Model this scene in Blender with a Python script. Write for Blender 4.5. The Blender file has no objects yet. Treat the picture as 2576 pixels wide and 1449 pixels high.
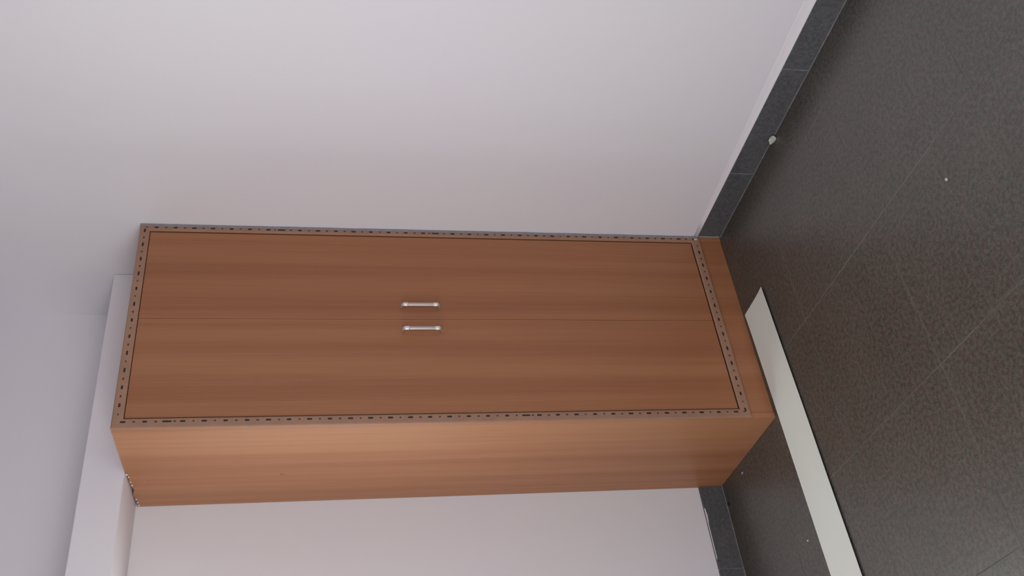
import bpy, bmesh, math, random
from mathutils import Vector, Matrix, noise
random.seed(7)
scene = bpy.context.scene
COL = scene.collection

# ------------------------------------------------------------------ camera
FPX, YAW, PITCH, ROLL = 2403.87, 0.64414, 0.20579, 0.01092
CAM = Vector((-2.22556, -3.16279, 1.52803))
fwd = Vector((math.sin(YAW)*math.cos(PITCH), math.cos(YAW)*math.cos(PITCH), -math.sin(PITCH)))
right = Vector((math.cos(YAW), -math.sin(YAW), 0))
up = right.cross(fwd)
r2 = math.cos(ROLL)*right + math.sin(ROLL)*up
u2 = -math.sin(ROLL)*right + math.cos(ROLL)*up
cam_data = bpy.data.cameras.new('camera')
cam_data.sensor_fit = 'HORIZONTAL'
cam_data.sensor_width = 36.0
cam_data.lens = FPX / 2576 * 36.0
cam_data.clip_start = 0.05
cam = bpy.data.objects.new('camera', cam_data)
COL.objects.link(cam)
# the phone was held on its side: world up points to the left of the picture
cx, cy, cz = -u2, r2, -fwd
cam.matrix_world = Matrix(((cx.x, cy.x, cz.x, CAM.x), (cx.y, cy.y, cz.y, CAM.y), (cx.z, cy.z, cz.z, CAM.z), (0, 0, 0, 1)))
scene.camera = cam

# ------------------------------------------------------------------ world, light, exposure
w = bpy.data.worlds.new('daylight')
scene.world = w
w.use_nodes = True
w.node_tree.nodes['Background'].inputs[0].default_value = (0.80, 0.90, 1.0, 1)
w.node_tree.nodes['Background'].inputs[1].default_value = 1.0

def area_light(name, loc, rot, sx, sy, power, color):
    d = bpy.data.lights.new(name, 'AREA')
    d.shape = 'RECTANGLE'; d.size = sx; d.size_y = sy; d.energy = power; d.color = color
    o = bpy.data.objects.new(name, d)
    o.location = loc; o.rotation_euler = rot
    COL.objects.link(o)
    return o
# daylight entering by the window in the left wall and the open doorway behind the camera
LX, FY, CZ = -2.75, -4.6, 2.95          # left wall, front wall, ceiling
WIN = (-2.6, -1.2, 1.0, 2.05)         # tall balcony window: y0, y1, z0, z1
WIN2 = (-2.30, -1.21, 0.90, 2.0)       # window in the back wall, left of the picture: x0, x1, z0, z1
DOOR = (-2.3, -1.1, 0.0, 2.1)          # doorway: x0, x1, z0, z1
area_light('window_daylight', (LX-0.10, (WIN[0]+WIN[1])/2, (WIN[2]+WIN[3])/2), (0, math.radians(-90), 0), WIN[3]-WIN[2], WIN[1]-WIN[0], 34, (0.98, 0.98, 0.97))
area_light('back_window_daylight', ((WIN2[0]+WIN2[1])/2, 0.10, (WIN2[2]+WIN2[3])/2), (math.radians(-90), 0, 0), WIN2[1]-WIN2[0], WIN2[3]-WIN2[2], 12.5, (0.96, 1.0, 0.96))
area_light('doorway_daylight', ((DOOR[0]+DOOR[1])/2, FY-0.10, (DOOR[2]+DOOR[3])/2), (math.radians(90), 0, 0), DOOR[1]-DOOR[0], DOOR[3]-DOOR[2], 22, (0.99, 0.99, 0.98))

vs = scene.view_settings
vs.view_transform = 'Standard'; vs.look = 'None'; vs.gamma = 1.0; vs.use_curve_mapping = False
vs.exposure = 0.0

# ------------------------------------------------------------------ materials
def lin(r, g, b):
    def f(c):
        c /= 255.0
        return c/12.92 if c <= 0.04045 else ((c+0.055)/1.055)**2.4
    return (f(r), f(g), f(b), 1)

class Mat:
    def __init__(s, name, rough=0.6, metal=0.0, spec=0.5):
        s.m = bpy.data.materials.new(name); s.m.use_nodes = True
        s.nt = s.m.node_tree; s.b = s.nt.nodes['Principled BSDF']
        s.b.inputs['Roughness'].default_value = rough
        s.b.inputs['Metallic'].default_value = metal
        s.b.inputs['Specular IOR Level'].default_value = spec
    def n(s, t, **kw):
        x = s.nt.nodes.new(t)
        for k, v in kw.items(): setattr(x, k, v)
        return x
    def link(s, a, b): s.nt.links.new(a, b)
    def coords(s, scale):
        tc = s.n('ShaderNodeTexCoord'); mp = s.n('ShaderNodeMapping')
        mp.inputs['Scale'].default_value = scale
        s.link(tc.outputs['Object'], mp.inputs['Vector'])
        return mp.outputs['Vector']
    def noise(s, scale3, detail=3, rough=0.5, scale=1.0):
        t = s.n('ShaderNodeTexNoise')
        t.inputs['Scale'].default_value = scale; t.inputs['Detail'].default_value = detail; t.inputs['Roughness'].default_value = rough
        s.link(s.coords(scale3), t.inputs['Vector'])
        return t.outputs['Fac']
    def ramp(s, fac, stops):
        r = s.n('ShaderNodeValToRGB'); e = r.color_ramp.elements
        while len(e) < len(stops): e.new(0.5)
        for el, (p, c) in zip(e, stops): el.position = p; el.color = c
        s.link(fac, r.inputs['Fac'])
        return r.outputs['Color']
    def mix(s, fac, a, b, mode='MIX'):
        x = s.n('ShaderNodeMix', data_type='RGBA', blend_type=mode)
        if isinstance(fac, float): x.inputs[0].default_value = fac
        else: s.link(fac, x.inputs[0])
        for sock, v in ((x.inputs[6], a), (x.inputs[7], b)):
            if isinstance(v, tuple): sock.default_value = v
            else: s.link(v, sock)
        return x.outputs[2]
    def base(s, c):
        if isinstance(c, tuple): s.b.inputs['Base Color'].default_value = c
        else: s.link(c, s.b.inputs['Base Color'])
    def bump(s, h, strength, dist):
        x = s.n('ShaderNodeBump'); x.inputs['Strength'].default_value = strength; x.inputs['Distance'].default_value = dist
        s.link(h, x.inputs['Height']); s.link(x.outputs['Normal'], s.b.inputs['Normal'])

def wall_mat():
    m = Mat('white_wall_paint', 0.75, spec=0.25)
    big = m.noise((1.3, 1.3, 1.3), 3, 0.6)
    m.base(m.ramp(big, [(0.35, lin(231, 227, 230)), (0.65, lin(231, 225, 232))]))
    m.bump(m.noise((55, 55, 55), 4, 0.6), 0.08, 0.004)
    return m.m
def wood_mat(name, a, b, c, seed, axis):
    m = Mat(name, 0.42, spec=0.35)
    sc = (1, 1, 1)
    band = m.noise((9+seed, 9+seed, 0.16), 2, 0.55)
    mid = m.noise((38, 38, 0.5+seed*0.03), 3, 0.6)
    fib = m.noise((240, 240, 3.0), 3, 0.65)
    col = m.ramp(band, [(0.32, a), (0.50, b), (0.68, c)])
    col = m.mix(0.20, col, m.ramp(mid, [(0.35, a), (0.65, c)]))
    col = m.mix(0.16, col, m.ramp(fib, [(0.3, tuple(v*0.55 for v in a[:3])+(1,)), (0.7, c)]))
    m.base(col)
    m.bump(fib, 0.05, 0.0005)
    return m.m
def stone_mat(name, dark, light, warm, rough, s=1.0, spec=1.0):
    m = Mat(name, rough, spec=spec)
    n1 = m.noise((85*s, 85*s, 85*s), 2, 0.6)
    n2 = m.noise((6, 6, 6), 3, 0.6)
    n3 = m.noise((230, 230, 230), 2, 0.5)
    c = m.ramp(n1, [(0.36, dark), (0.64, light)])
    c = m.mix(0.22, c, m.ramp(n2, [(0.38, dark), (0.62, warm)]))
    c = m.mix(0.35, c, m.ramp(n3, [(0.38, dark), (0.64, light)]))
    tint = m.noise((34, 34, 34), 2, 0.5)
    c = m.mix(0.16, c, m.ramp(tint, [(0.38, lin(58, 74, 66)), (0.62, lin(92, 68, 66))]))
    m.base(c)
    m.bump(n1, 0.10, 0.001)
    return m.m
def grout_mat(name, base, pale, sc):
    m = Mat(name, 0.9, spec=0.15)
    m.base(m.ramp(m.noise((sc, sc, sc), 3, 0.6), [(0.46, base), (0.74, pale)]))
    return m.m
def plain(name, col, rough=0.6, metal=0.0, spec=0.4, var=0.06, sc=30):
    m = Mat(name, rough, metal, spec)
    d = tuple(v*(1-var) for v in col[:3])+(1,)
    m.base(m.ramp(m.noise((sc, sc, sc), 3, 0.55), [(0.35, d), (0.65, col)]))
    return m.m

M = {}
M['wall'] = wall_mat()
M['ceil'] = plain('pale_grey_ceiling_plaster', lin(178, 176, 176), 0.8, spec=0.2, var=0.02, sc=3)
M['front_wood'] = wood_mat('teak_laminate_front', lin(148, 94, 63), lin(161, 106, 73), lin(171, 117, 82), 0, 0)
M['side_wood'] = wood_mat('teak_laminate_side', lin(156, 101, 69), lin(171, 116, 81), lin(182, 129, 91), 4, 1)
M['bead'] = plain('pale_brown_beading', lin(160, 122, 100), 0.5, var=0.10, sc=18)
M['inlay'] = plain('dark_brown_inlay', lin(52, 36, 32), 0.5, var=0.3, sc=90)
M['inlay_light'] = plain('mid_brown_inlay', lin(92, 64, 52), 0.5, var=0.3, sc=90)
M['raw'] = plain('raw_plywood_edge', lin(150, 112, 84), 0.85, var=0.3, sc=120)
M['inside'] = plain('dark_carcass_interior', lin(92, 56, 38), 0.8, var=0.1)
M['steel'] = plain('brushed_steel', lin(205, 198, 194), 0.42, 0.75, var=0.05, sc=200)
M['chrome'] = plain('bright_chrome', lin(240, 234, 230), 0.30, 0.55, var=0.02)
M['filler'] = plain('grey_cement_filler', lin(150, 146, 152), 0.9, var=0.15, sc=60)
M['plaster'] = plain('white_plaster', lin(224, 222, 220), 0.9, var=0.12, sc=150)
M['floor'] = stone_mat('dark_grey_stone_tile', lin(38, 37, 35), lin(96, 93, 85), lin(82, 79, 72), 0.36)
M['skirt'] = stone_mat('blue_grey_stone_skirting', lin(70, 71, 74), lin(102, 103, 107), lin(98, 98, 102), 0.5, spec=0.5)
M['grout'] = grout_mat('worn_floor_grout', lin(94, 90, 85), lin(128, 121, 110), 4.5)
M['skirt_grout'] = grout_mat('pale_skirting_grout', lin(122, 122, 124), lin(150, 150, 152), 20)
M['strip'] = plain('white_laminate_sheet', lin(226, 229, 221), 0.45, var=0.02, sc=4)
M['strip_edge'] = plain('brown_laminate_underside', lin(60, 48, 42), 0.8)
M['crumb'] = plain('grey_white_mortar', lin(196, 198, 188), 0.9, var=0.2, sc=180)
M['dark'] = plain('black_debris', lin(28, 27, 27), 0.8, var=0.2)
M['frame'] = plain('brown_window_frame', lin(110, 80, 60), 0.5)

# ------------------------------------------------------------------ helpers
def new_obj(name, verts, faces, mat, parent=None, loc=(0, 0, 0), smooth=False):
    me = bpy.data.meshes.new(name)
    me.from_pydata([tuple(v) for v in verts], [], faces)
    bm = bmesh.new(); bm.from_mesh(me)
    bmesh.ops.recalc_face_normals(bm, faces=bm.faces[:])
    bm.to_mesh(me); bm.free()
    if smooth:
        for p in me.polygons: p.use_smooth = True
    for mm in (mat if isinstance(mat, (list, tuple)) else [mat]): me.materials.append(mm)
    return link(name, me, parent, loc)
def link(name, me, parent=None, loc=(0, 0, 0)):
    o = bpy.data.objects.new(name, me)
    o.location = loc
    COL.objects.link(o)
    if parent is not None: o.parent = parent
    return o
BOXF = [(0, 1, 2, 3), (4, 7, 6, 5), (0, 4, 5, 1), (1, 5, 6, 2), (2, 6, 7, 3), (3, 7, 4, 0)]
def boxv(x0, x1, y0, y1, z0, z1):
    return [(x0, y0, z0), (x1, y0, z0), (x1, y1, z0), (x0, y1, z0), (x0, y0, z1), (x1, y0, z1), (x1, y1, z1), (x0, y1, z1)]
def boxes(name, lst, mat, parent=None, loc=(0, 0, 0), bevel=0.0):
    V, F = [], []
    for b in lst:
        n = len(V); V += boxv(*b); F += [tuple(i+n for i in f) for f in BOXF]
    o = new_obj(name, V, F, mat, parent, loc)
    if bevel:
        bm = bmesh.new(); bm.from_mesh(o.data)
        bmesh.ops.bevel(bm, geom=bm.edges[:], offset=bevel, segments=2, affect='EDGES', profile=0.5)
        bm.to_mesh(o.data); bm.free()
    return o
def prism(name, poly, axis, a0, a1, mat, parent=None, loc=(0, 0, 0)):
    """extrude a 2-D polygon along an axis ('x': poly in y,z; 'y': poly in x,z; 'z': poly in x,y)"""
    def p(t, q):
        return {'x': (t, q[0], q[1]), 'y': (q[0], t, q[1]), 'z': (q[0], q[1], t)}[axis]
    n = len(poly)
    V = [p(a0, q) for q in poly] + [p(a1, q) for q in poly]
    F = [tuple(range(n)), tuple(range(2*n-1, n-1, -1))] + [(i, (i+1) % n, n+(i+1) % n, n+i) for i in range(n)]
    return new_obj(name, V, F, mat, parent, loc)
def tag(o, label=None, cat=None, group=None, kind=None):
    if label: o['label'] = label
    if cat: o['category'] = cat
    if group: o['group'] = group
    if kind: o['kind'] = kind
    return o
def struct(o, label, cat): return tag(o, label, cat, kind='structure')
def empty(name, loc=(0, 0, 0)):
    o = bpy.data.objects.new(name, None); o.location = loc; o.empty_display_size = 0.1
    COL.objects.link(o); return o

# ------------------------------------------------------------------ room dimensions
H, W, D = 2.1, 0.786, 0.539           # wardrobe height, width, depth
ZK, SK = 0.086, 0.0926                # plinth height, skirting height
LB, LT = 0.258, 2.2275                # ledge projection and top
TH = 0.15

# ------------------------------------------------------------------ structure
struct(boxes('wall_right', [(0, TH, FY, TH, -0.05, CZ)], M['wall']), 'long white painted wall beside the wardrobe', 'wall')
x0, x1, z0, z1 = WIN2
struct(boxes('wall_back', [(LX-TH, x0, 0, TH, -0.05, CZ), (x1, 0, 0, TH, -0.05, CZ), (x0, x1, 0, TH, -0.05, z0), (x0, x1, 0, TH, z1, CZ)], M['wall']), 'white painted wall behind the wardrobe, under the ledge', 'wall')
y0, y1, z0, z1 = WIN
struct(boxes('wall_left', [(LX-TH, LX, FY-TH, y0, -0.05, CZ), (LX-TH, LX, y1, 0, -0.05, CZ), (LX-TH, LX, y0, y1, -0.05, z0), (LX-TH, LX, y0, y1, z1, CZ)], M['wall']), 'white painted wall with the window', 'wall')
x0, x1, z0, z1 = DOOR
struct(boxes('wall_front', [(LX, x0, FY-TH, FY, -0.05, CZ), (x1, TH, FY-TH, FY, -0.05, CZ), (x0, x1, FY-TH, FY, z1, CZ)], M['wall']), 'white painted wall with the doorway', 'wall')
struct(boxes('ceiling', [(LX-TH, TH, FY-TH, TH, CZ, CZ+0.12)], M['ceil']), 'flat pale grey ceiling above the room', 'ceiling')
# concrete ledge above the wardrobe
led = boxes('trim_1', [(LX, -0.0005, -LB, -0.0005, H, LT)], M['wall'], bevel=0.004)
struct(led, 'white plastered concrete ledge running above the wardrobe', 'ledge')
# plaster flare where the right wall meets the skirting, growing towards the camera
V, F = [], []
N = 40
for i in range(N+1):
    t = i/N; yy = -D-0.004 - t*(abs(FY)-D-0.01)
    h = 0.014 + 0.026*min(1, t*3.2) + 0.002*noise.noise(Vector((yy*9, 0, 0)))
    wv = 0.0015*noise.noise(Vector((yy*14, 3, 0)))
    prof = [(0.002, SK+h), (-0.0002, SK+h*0.90), (-0.0008, SK+h*0.72), (-0.0018, SK+h*0.52), (-0.0032, SK+h*0.33), (-0.0050, SK+h*0.14), (-0.0064, SK+0.001+wv), (-0.0064, SK-0.0015), (0.002, SK-0.0015)]
    V += [(a, yy, b) for a, b in prof]
K = len(prof)
for i in range(N):
    for k in range(K):
        F.append((i*K+k, i*K+(k+1) % K, (i+1)*K+(k+1) % K, (i+1)*K+k))
F += [tuple(range(K)), tuple(N*K+k for k in range(K-1, -1, -1))]
struct(new_obj('trim_2', V, F, M['wall'], smooth=True), 'thin white plaster lip above the dark skirting of the long wall', 'plaster lip')

# floor: grout bed with separate stone tiles
floor = boxes('floor', [(LX-TH, TH, FY-TH, TH, -0.06, -0.0005)], M['grout'])
struct(floor, 'dark grey stone tiled floor', 'floor')
XJ = [0.0, -0.165] + [-0.635-0.4695*k for k in range(8)]
XJ = [x for x in XJ if x > LX] + [LX]
YJ = [0.0, -0.422] + [-0.895-0.4795*k for k in range(9)]
YJ = [y for y in YJ if y > FY] + [FY]
G = 0.0008
cache = {}
for i in range(len(XJ)-1):
    for j in range(len(YJ)-1):
        a, b = XJ[i+1]+G, XJ[i]-G; c, d = YJ[j+1]+G, YJ[j]-G
        hx, hy = (b-a)/2, (d-c)/2
        e = 0.0005
        V = boxv(-hx, hx, -hy, hy, -0.012, -e) + [(-hx+e, -hy+e, 0), (hx-e, -hy+e, 0), (hx-e, hy-e, 0), (-hx+e, hy-e, 0)]
        F = [(0, 1, 2, 3), (0, 4, 5, 1), (1, 5, 6, 2), (2, 6, 7, 3), (3, 7, 4, 0), (4, 8, 9, 5), (5, 9, 10, 6), (6, 10, 11, 7), (7, 11, 8, 4), (8, 11, 10, 9)]
        # each tile keeps its own stretch of stone: offset by shifting the mesh origin
        ox, oy = (a+b)/2, (c+d)/2
        V = [(p[0]+ox, p[1]+oy, p[2]) for p in V]
        new_obj('floor_tile', V, F, M['floor'], floor, (0, 0, random.uniform(-0.0002, 0.0)))

# skirtings: grout backing with separate stone tiles
def skirting_back():
    b = boxes('baseboard_back', [(LX, -W-0.001, -0.0092, 0, 0.0, SK-0.001), (LX, -W-0.001, -0.0150, 0, 0, 0.0022)], M['skirt_grout'])
    struct(b, 'dark stone skirting under the ledge wall', 'skirting')
    js = [-W-0.001, -1.106] + [-1.106-0.4695*k for k in range(1, 7)]
    js = [x for x in js if x > LX] + [LX]
    for p, q in zip(js[:-1], js[1:]):
        boxes('skirting_tile', [(q+0.0016, p-0.0016, -0.0115, -0.0003, 0.0015, SK)], M['skirt'], b, bevel=0.0008)
    # white paint smeared on the top edge
    V, F = [], []
    n = 26
    for i in range(n+1):
        x = -0.872-0.20*i/n
        d = 0.0016+0.0032*abs(noise.noise(Vector((x*60, 0, 0))))*(1 if i < 9 else 0.35)
        dz = 0.001+ (0.013*max(0, noise.noise(Vector((x*75, 4, 1))))+0.003 if 1 <= i < 8 else 0.0012)
        if i in (0, n): d, dz = 0.0004, 0.0004
        V += [(x, -0.0117-0.0004, SK-dz), (x, -0.0121, SK+0.0004), (x, -0.0117+d, SK+0.0005), (x, -0.0116+d, SK-0.0006), (x, -0.0113, SK-dz)]
    for i in range(n):
        for k in range(5): F.append((i*5+k, i*5+(k+1) % 5, i*5+5+(k+1) % 5, i*5+5+k))
    F += [(0, 1, 2, 3, 4), tuple(n*5+k for k in (4, 3, 2, 1, 0))]
    new_obj('paint_smear', V, F, M['plaster'], b)
    return b
skirting_back()
def skirting_right():
    b = boxes('baseboard_right', [(-0.0052, 0, FY, -D-0.008, 0.0, SK-0.002), (-0.0096, 0, FY, -D-0.008, 0, 0.0022)], M['skirt_grout'])
    struct(b, 'dark stone skirting along the long wall', 'skirting')
    js = [-D-0.008, -0.895] + [-0.895-0.4735*k for k in range(1, 9)]
    js = [y for y in js if y > FY] + [FY]
    for p, q in zip(js[:-1], js[1:]):
        boxes('skirting_tile', [(-0.0063, -0.0003, q+0.0020, p-0.0020, 0.0015, SK-0.0018)], M['skirt'], b, bevel=0.0008)
skirting_right()

# window in the left wall (outside the picture)
y0, y1, z0, z1 = WIN
win = boxes('window_1', [(LX-0.09, LX-0.04, y0, y0+0.05, z0, z1), (LX-0.09, LX-0.04, y1-0.05, y1, z0, z1), (LX-0.09, LX-0.04, y0+0.05, y1-0.05, z0, z0+0.05), (LX-0.09, LX-0.04, y0+0.05, y1-0.05, z1-0.05, z1), (LX-0.085, LX-0.045, (y0+y1)/2-0.02, (y0+y1)/2+0.02, z0+0.05, z1-0.05)], M['frame'])
struct(win, 'brown wooden window frame in the left wall', 'window')

x0, x1, z0, z1 = WIN2
win = boxes('window_2', [(x0, x0+0.05, 0.04, 0.09, z0, z1), (x1-0.05, x1, 0.04, 0.09, z0, z1), (x0+0.05, x1-0.05, 0.04, 0.09, z0, z0+0.05), (x0+0.05, x1-0.05, 0.04, 0.09, z1-0.05, z1), ((x0+x1)/2-0.02, (x0+x1)/2+0.02, 0.045, 0.085, z0+0.05, z1-0.05)], M['frame'])
struct(win, 'brown wooden window frame in the ledge wall', 'window')

# ------------------------------------------------------------------ wardrobe
wd = empty('wardrobe', (-W/2, -D/2, 0))
tag(wd, 'tall brown wooden two-door wardrobe with dotted beading in the corner', 'wardrobe')
OFF = (W/2, D/2, 0)         # parts are modelled in room coordinates
T = 0.018
RX = -0.004                 # right side sits just off the wall
BY = -0.0015
# left side panel with a roughly trimmed top under the ledge
poly = [(-D, 0.0), (BY, 0.0), (BY, H-0.006)]
k = 26
for i in range(1, k):
    y = BY - (LB-0.012-0.0015)*i/k
    z = H - 0.0025 - 0.011*max(0.0, noise.noise(Vector((y*26, 2.3, 0)))+0.10) - 0.004*random.random()
    poly.append((y, z))
poly += [(-LB+0.010, H-0.003), (-LB-0.004, H-0.0005), (-D, H)]
side = prism('side_panel', poly, 'x', -W, -W+T, M['side_wood'], wd, OFF)
prism('side_panel', [(-D, 0), (BY, 0), (BY, H-0.004), (-D, H-0.002)], 'x', RX-T, RX, M['side_wood'], wd, OFF)
boxes('top_panel', [(-W+T, RX-T, -D, BY, H-T-0.002, H-0.002)], M['side_wood'], wd, OFF)
boxes('bottom_panel', [(-W+T, RX-T, -D+0.02, BY, ZK-0.004, ZK+0.014)], M['inside'], wd, OFF)
boxes('back_panel', [(-W+T, RX-T, BY-0.006, BY, ZK+0.014, H-T-0.002)], M['inside'], wd, OFF)
boxes('plinth', [(-W+T+0.0006, RX, -D+0.0015, -D+0.0195, 0.0, ZK+0.004)], M['front_wood'], wd, OFF, bevel=0.0006)
# inner stiles and rails that close the gap behind the doors
IX0, IX1, IZ0, IZ1 = -0.7535, -0.0315, 0.1215, 2.0675     # inner edge of the beading
boxes('inner_frame', [(-W+T, IX0+0.03, -D+0.020, -D+0.038, ZK, H-T-0.002), (IX1-0.03, RX-T, -D+0.020, -D+0.038, ZK, H-T-0.002),
      (IX0+0.03, IX1-0.03, -D+0.020, -D+0.038, IZ1-0.03, H-T-0.002), (IX0+0.03, IX1-0.03, -D+0.020, -D+0.038, ZK+0.014, IZ0+0.03),
      (-0.42, -0.365, -D+0.020, -D+0.030, IZ0+0.03, IZ1-0.03)], M['inside'], wd, OFF)
boxes('filler_rail', [(-W+T, IX0-0.001, -D+0.0005, -D+0.018, ZK+0.004, H-T-0.002), (IX1+0.001, RX-T, -D+0.0005, -D+0.018, ZK+0.004, H-T-0.002)], M['front_wood'], wd, OFF)

# doors
SX = -0.3905
def door(xa, xb, hx):
    d = boxes('door', [(xa, xb, -D, -D+0.018, IZ0+0.003, IZ1-0.0014)], M['front_wood'], wd, OFF, bevel=0.0007)
    h = make_handle(d, hx)
    return d

def make_handle(parent, hx):
    """flat bow handle: bar with rounded shoulders on two feet, bright collars near the ends"""
    zc, L, proj, wd2, th = 1.171, 0.128, 0.022, 0.0064, 0.0060
    # centre line in (z, out)
    path = []
    r = 0.0085
    path.append((-L/2+0.001, 0.0)); path.append((-L/2, 0.006))
    for i in range(0, 7):
        a = math.pi - i*math.pi/2/6
        path.append((-L/2+r+math.cos(a)*r, proj-r+math.sin(a)*r))
    for i in range(6, -1, -1):
        a = math.pi - i*math.pi/2/6
        path.append((L/2-r-math.cos(a)*r, proj-r+math.sin(a)*r))
    path.append((L/2, 0.006)); path.append((L/2-0.001, 0.0))
    def sweep(pts, hw, ht):
        V, F = [], []
        m = 10
        for i, (z, o) in enumerate(pts):
            a = pts[max(0, i-1)]; b = pts[min(len(pts)-1, i+1)]
            t = Vector((b[0]-a[0], b[1]-a[1])).normalized(); nrm = Vector((-t.y, t.x))
            for k in range(m):
                an = 2*math.pi*k/m
                cxx = math.copysign(abs(math.cos(an))**0.7, math.cos(an))*hw
                cnn = math.copysign(abs(math.sin(an))**0.7, math.sin(an))*ht/2
                V.append((hx+cxx, -D-(o+nrm.y*cnn), zc+z+nrm.x*cnn))
        n = len(pts)
        for i in range(n-1):
            for k in range(m):
                F.append((i*m+k, i*m+(k+1) % m, (i+1)*m+(k+1) % m, (i+1)*m+k))
        F += [tuple(range(m-1, -1, -1)), tuple((n-1)*m+k for k in range(m))]
        return V, F
    V, F = sweep(path, wd2, th)
    h = new_obj('handle', V, F, M['steel'], parent, (0, 0, 0), True)
    tag(h, 'silver bow handle')
    for s in (-1, 1):
        pts = [(s*(L/2-r+0.012-0.004*q), proj) for q in range(0, 5)] if s < 0 else [(L/2-r-0.013+0.004*q, proj) for q in range(0, 5)]
        if s < 0: pts = [(-(L/2-r)+0.013-0.004*q, proj) for q in range(4, -1, -1)]
        V, F = sweep(pts, wd2+0.0009, th+0.0018)
        new_obj('collar', V, F, M['chrome'], h, (0, 0, 0), True)
    return h
door(IX0+0.0035, SX-0.0006, SX-0.0505)
door(SX+0.0006, IX1-0.0035, SX+0.0460)

# beading around the doors: mitred mouldings with inlaid dashes and dots
OX0, OX1, OZ0, OZ1 = -W-0.0006, -0.0118, ZK, H
def bead(p0, p1, q0, q1):
    """p0,p1 outer corners (x,z), q0,q1 matching inner corners"""
    prof = [(0.0, 0.0), (0.0, 0.0035), (0.06, 0.0055), (0.16, 0.0062), (0.55, 0.0062), (0.86, 0.0058), (0.96, 0.0045), (1.0, 0.0022), (1.0, 0.0)]
    V = []
    for (o, i) in ((p0, q0), (p1, q1)):
        for t, h in prof:
            V.append((o[0]+(i[0]-o[0])*t, -D-h, o[1]+(i[1]-o[1])*t))
    n = len(prof)
    F = [(k, k+1, n+k+1, n+k) for k in range(n-1)] + [(n-1, 0, n, 2*n-1), tuple(range(n)), tuple(range(2*n-1, n-1, -1))]
    return new_obj('beading', V, F, M['bead'], wd, OFF)
def capsule(name, L, wv, mat):
    V, m = [], 8
    pts = []
    for k in range(m):
        a = 2*math.pi*k/m+math.pi/m
        pts.append((math.cos(a)*wv/2+math.copysign(max(0, L/2-wv/2), math.cos(a)), math.sin(a)*wv/2))
    V = [(a, 0, b) for a, b in pts] + [(a*0.97, -0.0007, b*0.92) for a, b in pts]
    F = [tuple(range(m)), tuple(range(2*m-1, m-1, -1))] + [(i, (i+1) % m, m+(i+1) % m, m+i) for i in range(m)]
    me = bpy.data.meshes.new(name); me.from_pydata(V, [], F); me.materials.append(mat); return me
DASH = [capsule('inlay_dash', 0.0165, 0.0066, M['inlay']), capsule('inlay_dash', 0.0140, 0.0068, M['inlay'])]
LONG = capsule('inlay_dash', 0.027, 0.0062, M['inlay'])
DOT = [capsule('inlay_dot', 0.0090, 0.0060, M['inlay_light']), capsule('inlay_dot', 0.0070, 0.0056, M['inlay_light'])]
def inlays(b, start, end, period, joints):
    a = Vector((start[0], start[1])); e = Vector((end[0], end[1])); L = (e-a).length; u = (e-a)/L
    ang = math.atan2(u.y, u.x)
    s = 0.012
    jn = list(joints)
    while s < L-0.004:
        p = a+u*s
        me = random.choice(DASH)
        if jn and s > jn[0]:
            jn.pop(0); me = LONG; step = 0.044
        else: step = period
        o = link('inlay_dash', me, b, (p.x, -D-0.0060, p.y)); o.rotation_euler = (0, -ang, 0)
        p2 = a+u*(s+step*0.5)
        if s+step*0.5 < L:
            o = link('inlay_dot', random.choice(DOT), b, (p2.x, -D-0.0060, p2.y)); o.rotation_euler = (0, -ang, 0)
        s += step*random.uniform(0.985, 1.015)
O = [(OX0, OZ0), (OX1, OZ0), (OX1, OZ1), (OX0, OZ1)]
I = [(IX0, IZ0), (IX1, IZ0), (IX1, IZ1), (IX0, IZ1)]
def midp(i, t=0.55): return (O[i][0]+(I[i][0]-O[i][0])*t, O[i][1]+(I[i][1]-O[i][1])*t)
for i, (t, jo) in enumerate([(0.5, []), (0.36, [0.95, 1.5]), (0.50, []), (0.62, [0.08, 1.2])]):
    j = (i+1) % 4
    b = bead(O[i], O[j], I[i], I[j])
    a, e = midp(i, t), midp(j, t)
    if i == 3: a, e = e, a          # start at the top on the left
    if i == 3: a, e = midp(3, t), midp(0, t)
    inlays(b, a, e, 0.0615, jo)
# grey filler between the beading and the wall, plus the blob at the top corner
V, F = [], []
n = 60
for i in range(n+1):
    z = ZK+0.004+(H+0.001-ZK-0.004)*i/n
    xo = OX1-0.0008-0.0016*noise.noise(Vector((z*14, 0, 5)))
    d = 0.0045+0.0015*noise.noise(Vector((z*11, 7, 0)))
    V += [(-0.0005, -D+0.001, z), (-0.0005, -D-d*0.5, z), (-0.004, -D-d, z), (xo, -D-d, z), (xo-0.0005, -D+0.001, z)]
for i in range(n):
    for k in range(5): F.append((i*5+k, i*5+(k+1) % 5, i*5+5+(k+1) % 5, i*5+5+k))
F += [(0, 1, 2, 3, 4), tuple(n*5+k for k in (4, 3, 2, 1, 0))]
tag(new_obj('edge_filler', V, F, M['filler'], wd, OFF), 'grey cement filling the gap along the wall')
# white paint chip at the foot of the right beading
def lump(name, r, mat, parent=None, loc=(0, 0, 0), seed=0, sq=(1, 1, 1), sub=2, amp=0.35, flat=True):
    bm = bmesh.new(); bmesh.ops.create_icosphere(bm, subdivisions=sub, radius=r)
    for v in bm.verts:
        f = 1+amp*noise.noise(Vector(v.co)/r*1.3+Vector((seed*3.7, seed, 1)))
        v.co = Vector((v.co.x*f*sq[0], v.co.y*f*sq[1], v.co.z*f*sq[2]))
    zmin = min(v.co.z for v in bm.verts)
    if flat:
        for v in bm.verts: v.co.z = max(v.co.z, zmin*0.6)-zmin*0.6
    me = bpy.data.meshes.new(name); bm.to_mesh(me); bm.free(); me.materials.append(mat)
    return link(name, me, parent, loc)
lump('paint_chip', 0.0048, M['plaster'], wd, (OFF[0]-0.019, OFF[1]-D-0.0062, 0.1035), 2, (0.75, 0.35, 1.6), flat=False)
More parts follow.
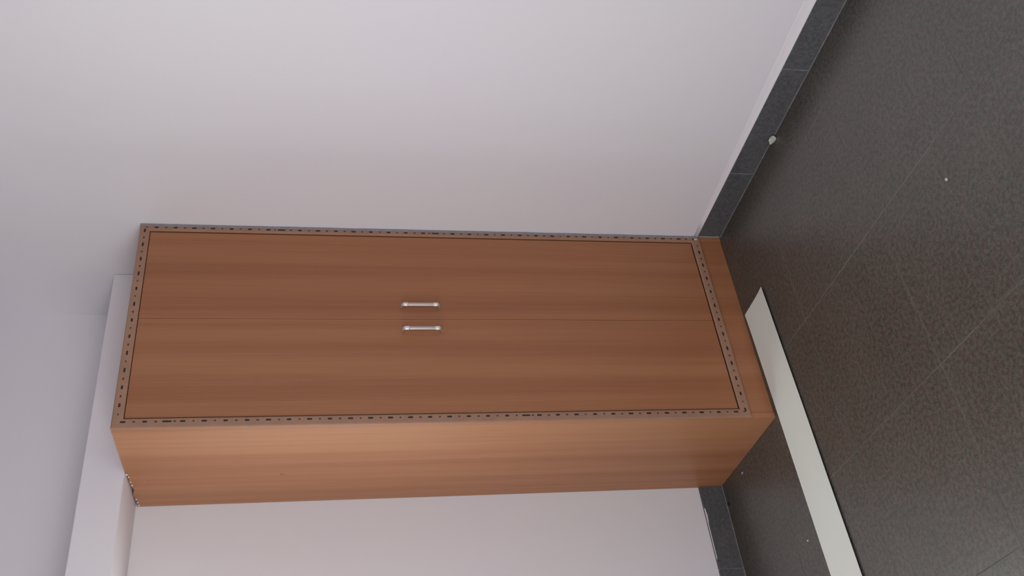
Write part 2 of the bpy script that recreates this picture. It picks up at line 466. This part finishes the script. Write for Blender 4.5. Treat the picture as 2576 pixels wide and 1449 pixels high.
# plaster crumbs stuck on the trimmed edge of the side panel
for i, (y, z, r) in enumerate([(-0.243, H-0.004, 0.0036), (-0.225, H-0.008, 0.0030), (-0.19, H-0.009, 0.0026), (-0.165, H-0.010, 0.0032), (-0.06, H-0.009, 0.0034), (-0.035, H-0.010, 0.0028), (-0.012, H-0.011, 0.0036)]):
    lump('plaster_crumb', r, M['plaster'], wd, (OFF[0]-W-0.0005, OFF[1]+y, z), i+5, (0.6, 1.4, 1.0), 1, flat=False)
# pale scuff and nail head on the side panel
lump('scuff_mark', 0.006, M['raw'], wd, (OFF[0]-W, OFF[1]-0.215, 1.619), 4, (0.08, 0.7, 1.5), flat=False)
lump('nail_head', 0.0018, M['steel'], wd, (OFF[0]-W, OFF[1]-0.189, 2.0475), 6, (0.5, 1, 1), 1, 0.1, flat=False)

# ------------------------------------------------------------------ white sheet strip on the floor
st = empty('laminate_strip', (-1.15, -0.645, 0))
tag(st, 'long flat white strip lying on the floor in front of the wardrobe', 'strip')
# corners found on the floor plane; the near long edge curls up a few millimetres
ax, ay = -0.377, -0.5545
dirx = Vector((-0.9998, -0.0206)); nrm = Vector((0.0206, -0.9998)); WID, LEN = 0.165, 1.75
rows = []
nx, ny = 36, 10
def sheet(name, zlo, zhi, mat, inset):
    V, F = [], []
    for i in range(nx+1):
        for j in range(ny+1):
            s = inset+(LEN-2*inset)*i/nx; t = inset+(WID-2*inset)*j/ny
            q = Vector((ax, ay))+dirx*s+nrm*(t)
            curl = 0.0045*max(0, (j/ny-0.55)/0.45)**2*(0.8+0.25*noise.noise(Vector((s*3, 0, 0)))) + 0.0012*max(0, 1-i/2.0)
            V.append((q.x+1.15, q.y+0.645, curl+zlo)); V.append((q.x+1.15, q.y+0.645, curl+zhi))
    def id(i, j, k): return (i*(ny+1)+j)*2+k
    for i in range(nx):
        for j in range(ny):
            F.append((id(i, j, 1), id(i+1, j, 1), id(i+1, j+1, 1), id(i, j+1, 1)))
            F.append((id(i, j, 0), id(i, j+1, 0), id(i+1, j+1, 0), id(i+1, j, 0)))
    for i in range(nx):
        F.append((id(i, 0, 0), id(i+1, 0, 0), id(i+1, 0, 1), id(i, 0, 1)))
        F.append((id(i, ny, 0), id(i, ny, 1), id(i+1, ny, 1), id(i+1, ny, 0)))
    for j in range(ny):
        F.append((id(0, j, 0), id(0, j, 1), id(0, j+1, 1), id(0, j+1, 0)))
        F.append((id(nx, j, 0), id(nx, j+1, 0), id(nx, j+1, 1), id(nx, j, 1)))
    return new_obj(name, V, F, mat, st)
sheet('white_face', 0.0016, 0.0026, M['strip'], 0.0)
tag(sheet('backing', 0.0, 0.0016, M['strip_edge'], 0.0004), 'dark brown backing')

# ------------------------------------------------------------------ debris on the floor
tag(lump('mortar_lump', 0.0125, M['crumb'], None, (-0.0205, -1.079, 0.0), 3, (0.85, 1.1, 0.9), 3, 0.55), 'largest whitish mortar lump lying against the skirting of the long wall', 'debris')
tag(lump('mortar_crumb', 0.0042, M['crumb'], None, (-0.749, -1.661, 0.0), 8, (1, 1.1, 0.7), 2, 0.5), 'small pale crumb alone on the open floor far from the strip', 'debris')
tag(lump('mortar_crumb', 0.0038, M['crumb'], None, (-0.826, -0.202, 0.0), 9, (0.8, 1.6, 0.6), 2, 0.5), 'small pale crumb on the floor beside the side panel of the wardrobe', 'debris')
tag(lump('mortar_crumb', 0.0034, M['crumb'], None, (-1.2056, -0.504, 0.0), 10, (1, 1.2, 0.6), 2, 0.5), 'tiny pale crumb on the floor between the white strip and the ledge wall', 'debris')
tag(lump('dark_chip', 0.0065, M['dark'], None, (-0.870, -0.030, 0.0), 11, (1.2, 0.8, 0.35), 2, 0.5), 'small black chip on the floor at the skirting next to the wardrobe', 'debris')
